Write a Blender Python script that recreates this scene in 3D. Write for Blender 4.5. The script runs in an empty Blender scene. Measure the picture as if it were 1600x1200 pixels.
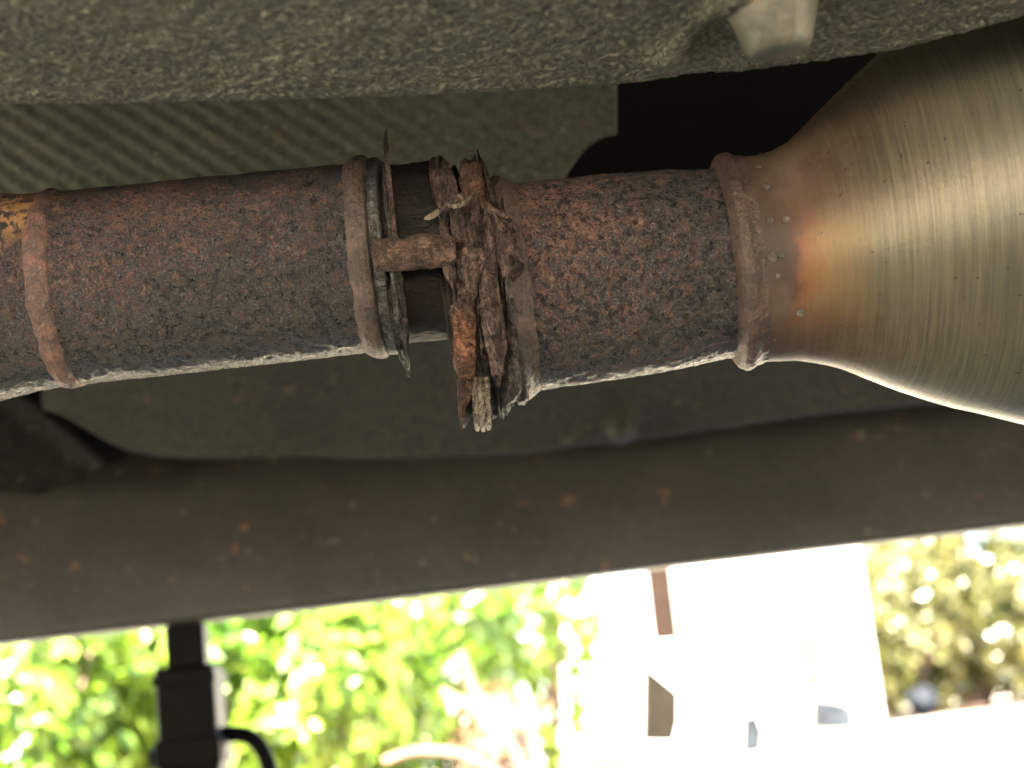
import bpy, math, random
import numpy as np
from mathutils import Vector, Matrix

S = bpy.context.scene
COL = S.collection
rng = np.random.default_rng(7)
random.seed(7)

# ------------------------------------------------------------------ camera
F = 2600.0                      # focal length in photo pixels (1600 wide)
CAM = np.array([0.0, 0.0, 0.12])
TH, RO = math.radians(12.0), math.radians(6.0)
FW = np.array([0, math.cos(TH), math.sin(TH)])
U0 = np.array([0, -math.sin(TH), math.cos(TH)])
X0 = np.array([1.0, 0, 0])
IR = math.cos(RO) * X0 - math.sin(RO) * U0
IU = math.sin(RO) * X0 + math.cos(RO) * U0
D0 = 0.54                       # distance of the exhaust pipe
cd = bpy.data.cameras.new('camera')
cam = bpy.data.objects.new('camera', cd)
COL.objects.link(cam)
cd.sensor_width = 36.0
cd.lens = 36.0 * F / 1600.0
cd.clip_start, cd.clip_end = 0.01, 600
M = Matrix(((IR[0], IU[0], -FW[0], CAM[0]), (IR[1], IU[1], -FW[1], CAM[1]),
            (IR[2], IU[2], -FW[2], CAM[2]), (0, 0, 0, 1)))
cam.matrix_world = M
cd.dof.use_dof = True
cd.dof.focus_distance = 0.508
cd.dof.aperture_fstop = 36.0 * F / 1600.0 / 4.7
S.camera = cam

# ------------------------------------------------------------------ world, sun, exposure
SUN = np.array([-0.35, -0.62, 0.98]); SUN /= np.linalg.norm(SUN)
w = bpy.data.worlds.new('World'); S.world = w; w.use_nodes = True
nt = w.node_tree; nt.nodes.clear()
sky = nt.nodes.new('ShaderNodeTexSky'); sky.sky_type = 'NISHITA'; sky.sun_disc = False
sky.sun_elevation = math.asin(SUN[2]); sky.sun_rotation = math.atan2(SUN[0], SUN[1])
bg = nt.nodes.new('ShaderNodeBackground'); bg.inputs[1].default_value = 0.06
ow = nt.nodes.new('ShaderNodeOutputWorld')
nt.links.new(sky.outputs[0], bg.inputs[0]); nt.links.new(bg.outputs[0], ow.inputs[0])
sl = bpy.data.lights.new('sun', 'SUN'); sl.energy = 5.0; sl.angle = math.radians(0.5)
sl.color = (1.0, 0.90, 0.72)
so = bpy.data.objects.new('sun', sl); COL.objects.link(so)
so.rotation_euler = Vector(SUN).to_track_quat('Z', 'Y').to_euler()
S.view_settings.view_transform = 'Standard'; S.view_settings.look = 'None'
S.view_settings.exposure = 4.15; S.view_settings.gamma = 1.0
S.view_settings.use_curve_mapping = False
cy = S.cycles
cy.use_denoising = True
cy.max_bounces = 10; cy.diffuse_bounces = 6; cy.glossy_bounces = 4
cy.use_adaptive_sampling = False
cy.sample_clamp_indirect = 8.0

# ------------------------------------------------------------------ helpers
def P(px, py, d):
    return CAM + d * (FW + IR * ((px - 800) / F) + IU * ((600 - py) / F))
def ray(px, py):
    return FW + IR * ((px - 800) / F) + IU * ((600 - py) / F)
def at_y(px, py, Y):
    r = ray(px, py); return CAM + r * ((Y - CAM[1]) / r[1])
def at_z(px, py, Z):
    r = ray(px, py); return CAM + r * ((Z - CAM[2]) / r[2])
def proj(V):
    q = V - CAM; d = q @ FW
    return 800 + F * (q @ IR) / d, 600 - F * (q @ IU) / d

def _h(i, j, k, seed):
    n = (i * 374761393 + j * 668265263 + k * 2147483647 + seed * 144665) & 0xFFFFFFFF
    n = ((n ^ (n >> 13)) * 1274126177) & 0xFFFFFFFF
    n = n ^ (n >> 16)
    return (n & 0xFFFF) / 32767.5 - 1.0
def vnoise(p, seed=0):
    f = np.floor(p).astype(np.int64); t = p - f; t = t * t * (3 - 2 * t)
    i, j, k = f[..., 0], f[..., 1], f[..., 2]; a, b, c = t[..., 0], t[..., 1], t[..., 2]
    def L(x, y, m): return x + (y - x) * m
    r = [[[_h(i + di, j + dj, k + dk, seed) for dk in (0, 1)] for dj in (0, 1)] for di in (0, 1)]
    return L(L(L(r[0][0][0], r[0][0][1], c), L(r[0][1][0], r[0][1][1], c), b),
             L(L(r[1][0][0], r[1][0][1], c), L(r[1][1][0], r[1][1][1], c), b), a)
def fbm(p, scale, octv=4, seed=0):
    s = 0; a = 1.0; q = p * scale
    for o in range(octv):
        s = s + a * vnoise(q + 17.3 * o, seed + o); a *= 0.5; q = q * 2.03
    return s
def n1(x, scale, seed=0, octv=3):
    x = np.asarray(x, float)
    return fbm(np.stack([x, x * 0 + seed * 3.7, x * 0], -1), scale, octv, seed)

def mesh_np(name, V, faces, mat=None, parent=None, smooth=True):
    me = bpy.data.meshes.new(name)
    V = np.asarray(V, np.float32).reshape(-1, 3); faces = np.asarray(faces, np.int32)
    k = faces.shape[1]; n = len(faces)
    me.vertices.add(len(V)); me.vertices.foreach_set('co', V.ravel())
    me.loops.add(n * k); me.loops.foreach_set('vertex_index', faces.ravel())
    me.polygons.add(n); me.polygons.foreach_set('loop_start', np.arange(0, n * k, k, dtype=np.int32))
    me.polygons.foreach_set('use_smooth', np.full(n, smooth))
    me.update(calc_edges=True); me.validate()
    o = bpy.data.objects.new(name, me); COL.objects.link(o)
    if mat: me.materials.append(mat)
    if parent: attach(o, parent)
    return o
def attach(o, parent):
    o.parent = parent
    o.matrix_parent_inverse = parent.matrix_basis.inverted()
def grid_faces(nu, nv, wrap=False):
    i, j = np.meshgrid(np.arange(nu - 1), np.arange(nv if wrap else nv - 1), indexing='ij')
    j2 = (j + 1) % nv
    return np.stack([i * nv + j, i * nv + j2, (i + 1) * nv + j2, (i + 1) * nv + j], -1).reshape(-1, 4)
def grid(name, G, mat, parent=None, wrap=False, smooth=True, flip=False):
    f = grid_faces(G.shape[0], G.shape[1], wrap)
    if flip: f = f[:, ::-1]
    return mesh_np(name, G, f, mat, parent, smooth)
def slab(name, G, off, mat, parent=None, smooth=True):
    """closed sheet: front grid G, back grid G + off"""
    nu, nv = G.shape[:2]; N = nu * nv
    V = np.concatenate([G.reshape(-1, 3), (G + off).reshape(-1, 3)])
    f = grid_faces(nu, nv)
    idx = np.arange(N).reshape(nu, nv)
    b = np.concatenate([idx[:-1, 0], idx[-1, :-1], idx[1:, -1][::-1], idx[0, 1:][::-1]])
    b2 = np.roll(b, -1)
    side = np.stack([b, b2, b2 + N, b + N], -1)
    return mesh_np(name, V, np.concatenate([f[:, ::-1], f + N, side]), mat, parent, smooth)
def thing(name, label, cat, loc, group=None):
    o = bpy.data.objects.new(name, None); COL.objects.link(o); o.empty_display_size = 0.02
    o.location = Vector([float(c) for c in loc]); o['label'] = label; o['category'] = cat
    if group: o['group'] = group
    bpy.context.view_layer.update()
    return o
def tag(o, label, cat, group=None):
    o['label'] = label; o['category'] = cat
    if group: o['group'] = group
    return o
def structure(o): o['kind'] = 'structure'; return o
def box(name, x0, x1, y0, y1, z0, z1, mat, parent=None, jit=0.0, n=1):
    V = np.array([[x, y, z] for x in (x0, x1) for y in (y0, y1) for z in (z0, z1)], float)
    if jit: V = V + rng.normal(0, jit, V.shape)
    f = [[0, 1, 3, 2], [4, 6, 7, 5], [0, 4, 5, 1], [2, 3, 7, 6], [0, 2, 6, 4], [1, 5, 7, 3]]
    o = mesh_np(name, V, f, mat, parent, False)
    b = o.modifiers.new('bevel', 'BEVEL'); b.width = min(abs(x1-x0), abs(y1-y0), abs(z1-z0)) * 0.06; b.segments = 2
    return o
def tube(name, pts, rad, mat, parent=None, nseg=20, noise=0.0, caps=True, seed=0):
    pts = np.asarray(pts, float); n = len(pts)
    rad = np.broadcast_to(np.asarray(rad, float), (n,))
    tan = np.gradient(pts, axis=0); tan /= np.linalg.norm(tan, axis=1)[:, None]
    ref = np.array([0.13, 0.4, 0.9]); G = np.zeros((n, nseg, 3))
    a = np.cross(tan[0], ref); a /= np.linalg.norm(a)
    ang = np.linspace(0, 2 * math.pi, nseg, endpoint=False)
    for i in range(n):
        a = a - tan[i] * (a @ tan[i]); a /= np.linalg.norm(a); b = np.cross(tan[i], a)
        G[i] = pts[i] + rad[i] * (np.cos(ang)[:, None] * a + np.sin(ang)[:, None] * b)
    if noise:
        dirv = G - pts[:, None]; ln = np.linalg.norm(dirv, axis=2, keepdims=True) + 1e-9
        G = G + dirv / ln * (noise * fbm(G, 0.35 / max(rad.max(), 1e-5) * 2, 4, seed))[..., None]
    V = G.reshape(-1, 3); f = [list(q) for q in grid_faces(n, nseg, True)]
    me = bpy.data.meshes.new(name)
    if caps:
        V = np.concatenate([V, [pts[0]], [pts[-1]]]); c0 = n * nseg
        f += [[c0, (j + 1) % nseg, j] for j in range(nseg)]
        f += [[c0 + 1, (n - 1) * nseg + j, (n - 1) * nseg + (j + 1) % nseg] for j in range(nseg)]
    me.from_pydata([tuple(v) for v in V], [], [[int(q) for q in x] for x in f]); me.validate()
    me.polygons.foreach_set('use_smooth', [True] * len(me.polygons))
    o = bpy.data.objects.new(name, me); COL.objects.link(o); me.materials.append(mat)
    if parent: attach(o, parent)
    return o

# ------------------------------------------------------------------ materials
class MT:
    def __init__(s, name, rough=0.6, metal=0.0, spec=0.5):
        s.m = bpy.data.materials.new(name); s.m.use_nodes = True
        s.t = s.m.node_tree; s.n = s.t.nodes; s.l = s.t.links
        s.b = s.n['Principled BSDF']
        s.b.inputs['Roughness'].default_value = rough
        s.b.inputs['Metallic'].default_value = metal
        s.b.inputs['Specular IOR Level'].default_value = spec
        g = s.n.new('ShaderNodeNewGeometry'); s.pos = g.outputs['Position']
    def noise(s, scale, detail=4, rough=0.6, stretch=None, dist=0.0, vec=None):
        v = vec or s.pos
        if stretch:
            mp = s.n.new('ShaderNodeMapping'); mp.inputs['Scale'].default_value = stretch
            s.l.new(v, mp.inputs[0]); v = mp.outputs[0]
        t = s.n.new('ShaderNodeTexNoise'); t.inputs['Scale'].default_value = scale
        t.inputs['Detail'].default_value = detail; t.inputs['Roughness'].default_value = rough
        t.inputs['Distortion'].default_value = dist
        s.l.new(v, t.inputs['Vector']); return t.outputs['Fac']
    def voro(s, scale, feat='F1'):
        t = s.n.new('ShaderNodeTexVoronoi'); t.inputs['Scale'].default_value = scale; t.feature = feat
        s.l.new(s.pos, t.inputs['Vector']); return t.outputs['Distance']
    def ramp(s, fac, stops):
        r = s.n.new('ShaderNodeValToRGB'); e = r.color_ramp.elements
        while len(e) < len(stops): e.new(0.5)
        for k, (p, c) in enumerate(stops):
            e[k].position = p; e[k].color = (c, c, c, 1) if isinstance(c, (int, float)) else (*c, 1)
        s.l.new(fac, r.inputs[0]); return r.outputs[0]
    def mix(s, fac, a, b, mode='MIX'):
        m = s.n.new('ShaderNodeMix'); m.data_type = 'RGBA'; m.blend_type = mode
        for sock, v in ((m.inputs[0], fac), (m.inputs[6], a), (m.inputs[7], b)):
            if isinstance(v, (int, float)): sock.default_value = v
            elif isinstance(v, tuple): sock.default_value = (*v, 1)
            else: s.l.new(v, sock)
        return m.outputs[2]
    def math(s, op, a, b=0.0, clamp=False):
        m = s.n.new('ShaderNodeMath'); m.operation = op; m.use_clamp = clamp
        for sock, v in ((m.inputs[0], a), (m.inputs[1], b)):
            if isinstance(v, (int, float)): sock.default_value = v
            else: s.l.new(v, sock)
        return m.outputs[0]
    def dot(s, vec, origin):
        """signed metres along vec from origin (a fixed place in the world)"""
        a = s.n.new('ShaderNodeVectorMath'); a.operation = 'SUBTRACT'; a.inputs[1].default_value = tuple(origin)
        s.l.new(s.pos, a.inputs[0])
        d = s.n.new('ShaderNodeVectorMath'); d.operation = 'DOT_PRODUCT'; d.inputs[1].default_value = tuple(vec)
        s.l.new(a.outputs[0], d.inputs[0]); return d.outputs['Value']
    def near(s, c, r, soft=0.5):
        d = s.n.new('ShaderNodeVectorMath'); d.operation = 'DISTANCE'; d.inputs[1].default_value = tuple(c)
        s.l.new(s.pos, d.inputs[0])
        m = s.n.new('ShaderNodeMapRange'); m.inputs['From Min'].default_value = r
        m.inputs['From Max'].default_value = r * (1 - soft); s.l.new(d.outputs['Value'], m.inputs['Value'])
        return m.outputs[0]
    def bump(s, h, dist, strength=1.0, prev=None):
        b = s.n.new('ShaderNodeBump'); b.inputs['Distance'].default_value = dist
        b.inputs['Strength'].default_value = strength; s.l.new(h, b.inputs['Height'])
        if prev is not None: s.l.new(prev, b.inputs['Normal'])
        return b.outputs[0]
    def set(s, color=None, normal=None, rough=None, metal=None):
        for k, v in (('Base Color', color), ('Normal', normal), ('Roughness', rough), ('Metallic', metal)):
            if v is None: continue
            if isinstance(v, tuple): s.b.inputs[k].default_value = (*v, 1)
            elif isinstance(v, (int, float)): s.b.inputs[k].default_value = v
            else: s.l.new(v, s.b.inputs[k])
        return s.m

def rust_pipe(name, bias=0.0, patch=None, sc=1.0, gx=(0, 0.0), pt=0.0):
    m = MT(name, 0.5, 0.0, 0.5)
    a = m.noise(330 * sc, 5, 0.72, dist=0.5); b = m.noise(760, 4, 0.7); big = m.noise(26, 3, 0.6)
    s = m.math('ADD', m.math('MULTIPLY', a, 0.80), m.math('MULTIPLY', b, 0.34))
    s = m.math('ADD', s, m.math('MULTIPLY', big, 0.26)); s = m.math('SUBTRACT', s, 0.15)
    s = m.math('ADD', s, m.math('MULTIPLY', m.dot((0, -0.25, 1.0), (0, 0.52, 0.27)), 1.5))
    s = m.math('ADD', s, bias)
    s = m.math('ADD', s, m.math('MULTIPLY', m.dot((1, 0, 0), tuple(P(gx[0], 430, D0))), gx[1]))
    col = m.ramp(s, [(0.42, (0.034, 0.033, 0.037)), (0.50, (0.090, 0.082, 0.086)), (0.56, (0.12, 0.078, 0.072)),
                     (0.63, (0.23, 0.128, 0.108)), (0.75, (0.40, 0.205, 0.155))])
    fine = m.noise(1500, 3, 0.7); f2 = m.noise(480 * sc, 4, 0.75)
    col = m.mix(m.ramp(fine, [(0.55, 0.0), (0.68, 0.75)]), col, (0.38, 0.345, 0.32))
    col = m.mix(m.ramp(fine, [(0.30, 0.85), (0.46, 0.0)]), col, (0.010, 0.009, 0.009))
    col = m.mix(m.ramp(f2, [(0.375 + pt, 0.88), (0.45 + pt, 0.0)]), col, (0.018, 0.016, 0.017))
    if patch is not None:
        pm = m.math('MULTIPLY', m.near(*patch), m.ramp(m.noise(300, 3), [(0.46, 0.0), (0.53, 1.0)]))
        col = m.mix(pm, col, (0.75, 0.42, 0.19))
    n = m.bump(a, 0.0036); n = m.bump(f2, 0.0030, 1, n); n = m.bump(fine, 0.0012, 1, n)
    r = m.ramp(s, [(0.42, 0.27), (0.62, 0.62)])
    return m.set(col, n, r)
def rust_solid(name, c1, c2, c3, scale=90, rough=0.62, hi=(0.3, 0.26, 0.23), bmp=0.0026, streak=None, crack=0.8):
    m = MT(name, rough, 0.0, 0.5)
    a = m.noise(scale, 5, 0.65, stretch=streak, dist=0.5); b = m.noise(scale * 5, 4, 0.7)
    s = m.math('ADD', m.math('MULTIPLY', a, 0.72), m.math('MULTIPLY', b, 0.28))
    col = m.ramp(s, [(0.38, c1), (0.5, c2), (0.62, c3)])
    f = m.noise(scale * 12, 3, 0.7)
    cr = m.ramp(m.noise(scale * 1.3, 5, 0.78, stretch=streak or (0.6, 1, 1), dist=1.6), [(0.455, 0.0), (0.493, 1.0), (0.507, 1.0), (0.545, 0.0)])
    col = m.mix(m.math('MULTIPLY', cr, crack), col, (0.014, 0.009, 0.008))
    col = m.mix(m.ramp(f, [(0.56, 0.0), (0.70, 0.75)]), col, hi)
    col = m.mix(m.ramp(b, [(0.3, 0.7), (0.42, 0.0)]), col, (0.02, 0.014, 0.012))
    n = m.bump(a, bmp * 1.3); n = m.bump(m.math('SUBTRACT', 1.0, cr), bmp * 0.5 * crack, 1, n); n = m.bump(b, bmp * 0.6, 1, n); n = m.bump(f, bmp * 0.5, 1, n)
    return m.set(col, n)

PATCH = (P(20, 325, D0 - 0.018), 0.017, 0.5)
M_PIPE_L = rust_pipe('rusted_pipe_left', -0.05, PATCH, 1.0, (330, -0.25))
M_PIPE_R = rust_pipe('rusted_pipe_right', 0.0, None, 0.8, (960, -0.8), 0.035)
M_BEAD = rust_solid('rusty_weld', (0.06, 0.045, 0.042), (0.13, 0.075, 0.065), (0.24, 0.11, 0.085), 150, 0.55, bmp=0.0006, crack=0.0)
M_BEAD2 = rust_solid('brown_weld', (0.042, 0.030, 0.027), (0.068, 0.046, 0.04), (0.11, 0.067, 0.055), 90, 0.42, bmp=0.0009, crack=0.0, hi=(0.2, 0.15, 0.12))
M_COLLAR = rust_solid('brown_collar', (0.045, 0.034, 0.031), (0.085, 0.06, 0.053), (0.14, 0.092, 0.078), 90, 0.5, bmp=0.0010, crack=0.0, hi=(0.22, 0.18, 0.15))
M_GREY = rust_solid('grey_scale', (0.05, 0.05, 0.052), (0.09, 0.09, 0.092), (0.15, 0.145, 0.14), 90, 0.5, bmp=0.0007)
M_SHADE_BLK = rust_solid('shade_black', (0.006, 0.005, 0.005), (0.012, 0.008, 0.007), (0.030, 0.012, 0.010), 60, 0.6,
                    hi=(0.03, 0.024, 0.02), bmp=0.0006)  # near black: shade of the flange gap and hollows put into colour
ST = (1.0, 0.35, 0.35)
M_FLAKE = rust_solid('flaking_rust', (0.04, 0.025, 0.022), (0.19, 0.122, 0.106), (0.45, 0.31, 0.265), 130, 0.55, streak=ST)
M_FLAKE_RED = rust_solid('red_rust', (0.12, 0.055, 0.035), (0.24, 0.11, 0.06), (0.36, 0.13, 0.075), 100, 0.65, hi=(0.5, 0.3, 0.2))
M_FLAKE_ORG = rust_solid('orange_rust', (0.05, 0.028, 0.02), (0.15, 0.078, 0.055), (0.34, 0.17, 0.115), 190, 0.7, hi=(0.5, 0.35, 0.25))
M_FLAKE_GRY = rust_solid('grey_flake', (0.03, 0.023, 0.021), (0.12, 0.10, 0.092), (0.28, 0.24, 0.22), 130, 0.42, streak=ST)
M_FLAKE_DRK = rust_solid('dark_flake', (0.010, 0.007, 0.006), (0.03, 0.019, 0.016), (0.09, 0.05, 0.04), 120, 0.5, streak=ST)
M_SPAT = rust_solid('weld_spatter', (0.06, 0.045, 0.04), (0.14, 0.11, 0.10), (0.26, 0.22, 0.20), 300, 0.4, crack=0.3, bmp=0.0005)
M_CORE = rust_solid('rotten_core', (0.012, 0.008, 0.007), (0.03, 0.018, 0.014), (0.07, 0.038, 0.028), 120, 0.6, hi=(0.1, 0.07, 0.05), streak=ST)
M_SPLINT = rust_solid('pale_splinter', (0.16, 0.12, 0.095), (0.34, 0.27, 0.21), (0.55, 0.46, 0.36), 90, 0.45, streak=(1.5, .2, .2))
M_STUB = rust_solid('stud_rust', (0.07, 0.04, 0.03), (0.21, 0.125, 0.095), (0.40, 0.245, 0.175), 190, 0.7, hi=(0.5, 0.42, 0.34))

def steel():
    m = MT('brushed_stainless', 0.55, 1.0)
    ax0 = P(1190, 405, D0)
    t = m.dot(tuple(AXR), tuple(ax0))                         # metres along the pipe from the bead
    jig = m.math('MULTIPLY', m.math('SUBTRACT', m.noise(45, 4, 0.65), 0.5), 0.022)
    u = m.math('DIVIDE', m.math('ADD', t, jig), 0.085)
    el0 = m.math('ABSOLUTE', m.dot((0, -0.28, 0.96), tuple(P(1240, 385, D0))))
    col = m.ramp(u, [(0.0, (0.060, 0.036, 0.031)), (0.05, (0.085, 0.042, 0.032)), (0.10, (0.22, 0.095, 0.045)), (0.17, (0.25, 0.15, 0.068)),
                     (0.34, (0.16, 0.142, 0.098)), (0.8, (0.138, 0.132, 0.103))])
    # the top and the bottom of the neck are browner than its middle
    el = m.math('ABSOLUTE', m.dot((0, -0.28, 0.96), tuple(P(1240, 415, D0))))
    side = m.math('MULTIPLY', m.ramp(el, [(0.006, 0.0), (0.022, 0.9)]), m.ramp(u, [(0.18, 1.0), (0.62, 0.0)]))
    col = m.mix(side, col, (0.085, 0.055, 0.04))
    line = m.noise(900, 3, 0.7, stretch=(1, 0.03, 0.03)); line2 = m.noise(260, 3, 0.6, stretch=(1, 0.05, 0.05))
    col = m.mix(m.math('MULTIPLY', m.ramp(line, [(0.4, 0.0), (0.7, 0.5)]), m.ramp(u, [(0.15, 0.0), (0.45, 1.0)])), col, (0.30, 0.27, 0.19))
    col = m.mix(m.ramp(m.noise(33, 4, 0.7), [(0.45, 0.0), (0.75, 0.5)]), col, (0.25, 0.19, 0.15))
    pit = m.ramp(m.noise(380, 3, 0.6), [(0.675, 0.0), (0.73, 0.8)])
    col = m.mix(pit, col, (0.05, 0.035, 0.03))
    neck = m.ramp(u, [(0.05, 1.0), (0.32, 0.0)])
    n = m.bump(line, 0.00014, 1); n = m.bump(line2, 0.00035, 1, n); n = m.bump(m.noise(22, 3), 0.0006, 1, n)
    n = m.bump(m.noise(500, 4), 0.00012, 1, n)
    rr = m.math('ADD', m.math('MULTIPLY', m.noise(70, 4), 0.10), m.math('MULTIPLY', neck, 0.16))
    rr = m.math('ADD', rr, 0.36)
    mt = m.math('SUBTRACT', 0.56, m.math('MULTIPLY', neck, 0.45))
    return m.set(col, n, rr, mt)

def undercoat(name, base, hi, scale=520, bmp=0.0022, rough=0.55, rust=0.0, lo=None, dust=0.35, dsc=420):
    m = MT(name, rough, 0.0, 0.4)
    a = m.noise(scale, 3, 0.6, dist=0.3); b = m.noise(scale * 0.12, 4, 0.6); c = m.noise(9, 4, 0.6)
    lo = lo or tuple(x * 0.45 for x in base)
    col = m.ramp(a, [(0.34, lo), (0.5, base), (0.68, hi)])
    col = m.mix(m.ramp(b, [(0.3, 0.0), (0.75, 0.5)]), col, tuple(x * 1.5 for x in base))
    col = m.mix(m.ramp(c, [(0.35, 0.4), (0.6, 0.0)]), col, tuple(x * 0.6 for x in base))
    if rust:
        r = m.math('MULTIPLY', m.ramp(m.noise(48, 4, 0.75), [(0.635, 0.0), (0.70, 1.0)]), rust)
        col = m.mix(r, col, (0.20, 0.11, 0.06))
    n = m.bump(b, bmp * 0.4); n = m.bump(a, bmp, 1, n)
    if dust:
        dd = m.ramp(m.noise(dsc, 2, 0.5), [(0.68, 0.0), (0.74, dust)]); col = m.mix(dd, col, (0.30, 0.28, 0.22))
    return m.set(col, n)
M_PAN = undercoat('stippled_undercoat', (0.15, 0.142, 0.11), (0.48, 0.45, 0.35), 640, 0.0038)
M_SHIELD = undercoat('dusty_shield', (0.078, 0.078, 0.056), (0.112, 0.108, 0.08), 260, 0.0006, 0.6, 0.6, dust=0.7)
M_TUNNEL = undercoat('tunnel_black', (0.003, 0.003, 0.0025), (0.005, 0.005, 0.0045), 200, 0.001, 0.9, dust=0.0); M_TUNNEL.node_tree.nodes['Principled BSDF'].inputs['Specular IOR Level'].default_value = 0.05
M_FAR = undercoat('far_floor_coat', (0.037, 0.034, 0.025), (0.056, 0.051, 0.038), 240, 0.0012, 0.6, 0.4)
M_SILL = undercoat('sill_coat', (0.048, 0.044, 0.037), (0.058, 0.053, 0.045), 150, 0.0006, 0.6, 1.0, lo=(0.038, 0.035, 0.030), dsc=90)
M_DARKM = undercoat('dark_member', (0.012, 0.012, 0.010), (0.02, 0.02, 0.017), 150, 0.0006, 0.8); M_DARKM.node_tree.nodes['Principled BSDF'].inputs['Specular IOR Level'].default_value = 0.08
m_ = MT('dusty_zinc', 0.42, 0.35); c_ = m_.ramp(m_.noise(120, 5, 0.7), [(0.35, (0.085, 0.085, 0.075)), (0.65, (0.17, 0.162, 0.125))])
c_ = m_.mix(m_.ramp(m_.noise(60, 3), [(0.6, 0.0), (0.7, 0.8)]), c_, (0.25, 0.15, 0.07))
M_PLUG = m_.set(c_, m_.bump(m_.noise(700, 3), 0.0003))
m_ = MT('black_paint', 0.4, 0.0, 0.06); M_BLACK = m_.set((0.002, 0.0018, 0.0016), m_.bump(m_.noise(90, 3), 0.0008))
m_ = MT('concrete'); c_ = m_.ramp(m_.noise(1.2, 6, 0.7), [(0.3, (0.50, 0.45, 0.35)), (0.7, (0.62, 0.56, 0.44))])
M_CONC = m_.set(c_, m_.bump(m_.noise(60, 4), 0.004))
m_ = MT('white_render', 0.8); M_WHITE = m_.set(m_.ramp(m_.noise(3, 5), [(0.3, (0.74, 0.73, 0.70)), (0.7, (0.82, 0.81, 0.79))]), m_.bump(m_.noise(80, 3), 0.003))
m_ = MT('soil', 0.9); M_SOIL = m_.set(m_.ramp(m_.noise(14, 6, 0.75), [(0.35, (0.06, 0.035, 0.022)), (0.7, (0.22, 0.13, 0.085))]), m_.bump(m_.noise(30, 5), 0.03))
m_ = MT('brown_brick', 0.85, 0.0, 0.05); M_BROWN = m_.set(m_.ramp(m_.noise(9, 5), [(0.3, (0.014, 0.009, 0.007)), (0.7, (0.022, 0.014, 0.011))]))
m_ = MT('shaded_block', 0.85, 0.0, 0.05); M_BLOCK = m_.set(m_.ramp(m_.noise(9, 5), [(0.3, (0.010, 0.0085, 0.006)), (0.7, (0.018, 0.015, 0.011))]))  # shade of the block's near face put into its colour
m_ = MT('blue_grey', 0.7, 0.0, 0.15); M_BLUE = m_.set(m_.ramp(m_.noise(16, 3), [(0.4, (0.005, 0.006, 0.008)), (0.6, (0.03, 0.037, 0.05))]))
m_ = MT('bark', 0.8); M_BARK = m_.set(m_.ramp(m_.noise(30, 5), [(0.3, (0.10, 0.06, 0.04)), (0.7, (0.28, 0.19, 0.13))]))
def leafmat(name, c1, c2, sc=4.0, tr=0.35):
    m = MT(name, 0.3, 0.0, 0.8)
    col = m.ramp(m.noise(sc, 4, 0.7), [(0.35, c1), (0.65, c2)])
    m.set(col)
    t = m.n.new('ShaderNodeBsdfTranslucent'); m.l.new(col, t.inputs[0])
    x = m.n.new('ShaderNodeMixShader'); x.inputs[0].default_value = tr
    out = [q for q in m.n if q.type == 'OUTPUT_MATERIAL'][0]
    m.l.new(m.b.outputs[0], x.inputs[1]); m.l.new(t.outputs[0], x.inputs[2]); m.l.new(x.outputs[0], out.inputs[0])
    return m.m
M_LEAF = leafmat('bright_leaf', (0.06, 0.15, 0.005), (0.27, 0.37, 0.045))
M_LEAF2 = leafmat('olive_leaf', (0.06, 0.07, 0.014), (0.16, 0.15, 0.05), 2.5)
M_PALE = leafmat('pale_leaf', (0.22, 0.20, 0.08), (0.50, 0.44, 0.22), 4, 0.2)
M_DRY = leafmat('dry_leaf', (0.13, 0.08, 0.045), (0.28, 0.19, 0.10), 5, 0.1)

# ------------------------------------------------------------------ ground
gx = np.array([-150, -12, -1.4, -0.6, 0, 0.8, 2, 12, 150.]); gy = np.array([-150, -10, -2, 0, 1, 2.2, 4, 7, 12, 40, 300.])
G = np.stack(np.meshgrid(gx, gy, indexing='ij') + [np.zeros((9, 11))], -1)
structure(grid('driveway', G, M_CONC))
def bed(name, pts, z=0.004):
    V = [(x, y, z) for x, y in pts]
    me = bpy.data.meshes.new(name); me.from_pydata(V, [], [list(range(len(V)))]); me.update()
    o = bpy.data.objects.new(name, me); COL.objects.link(o); me.materials.append(M_SOIL); return structure(o)

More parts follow.
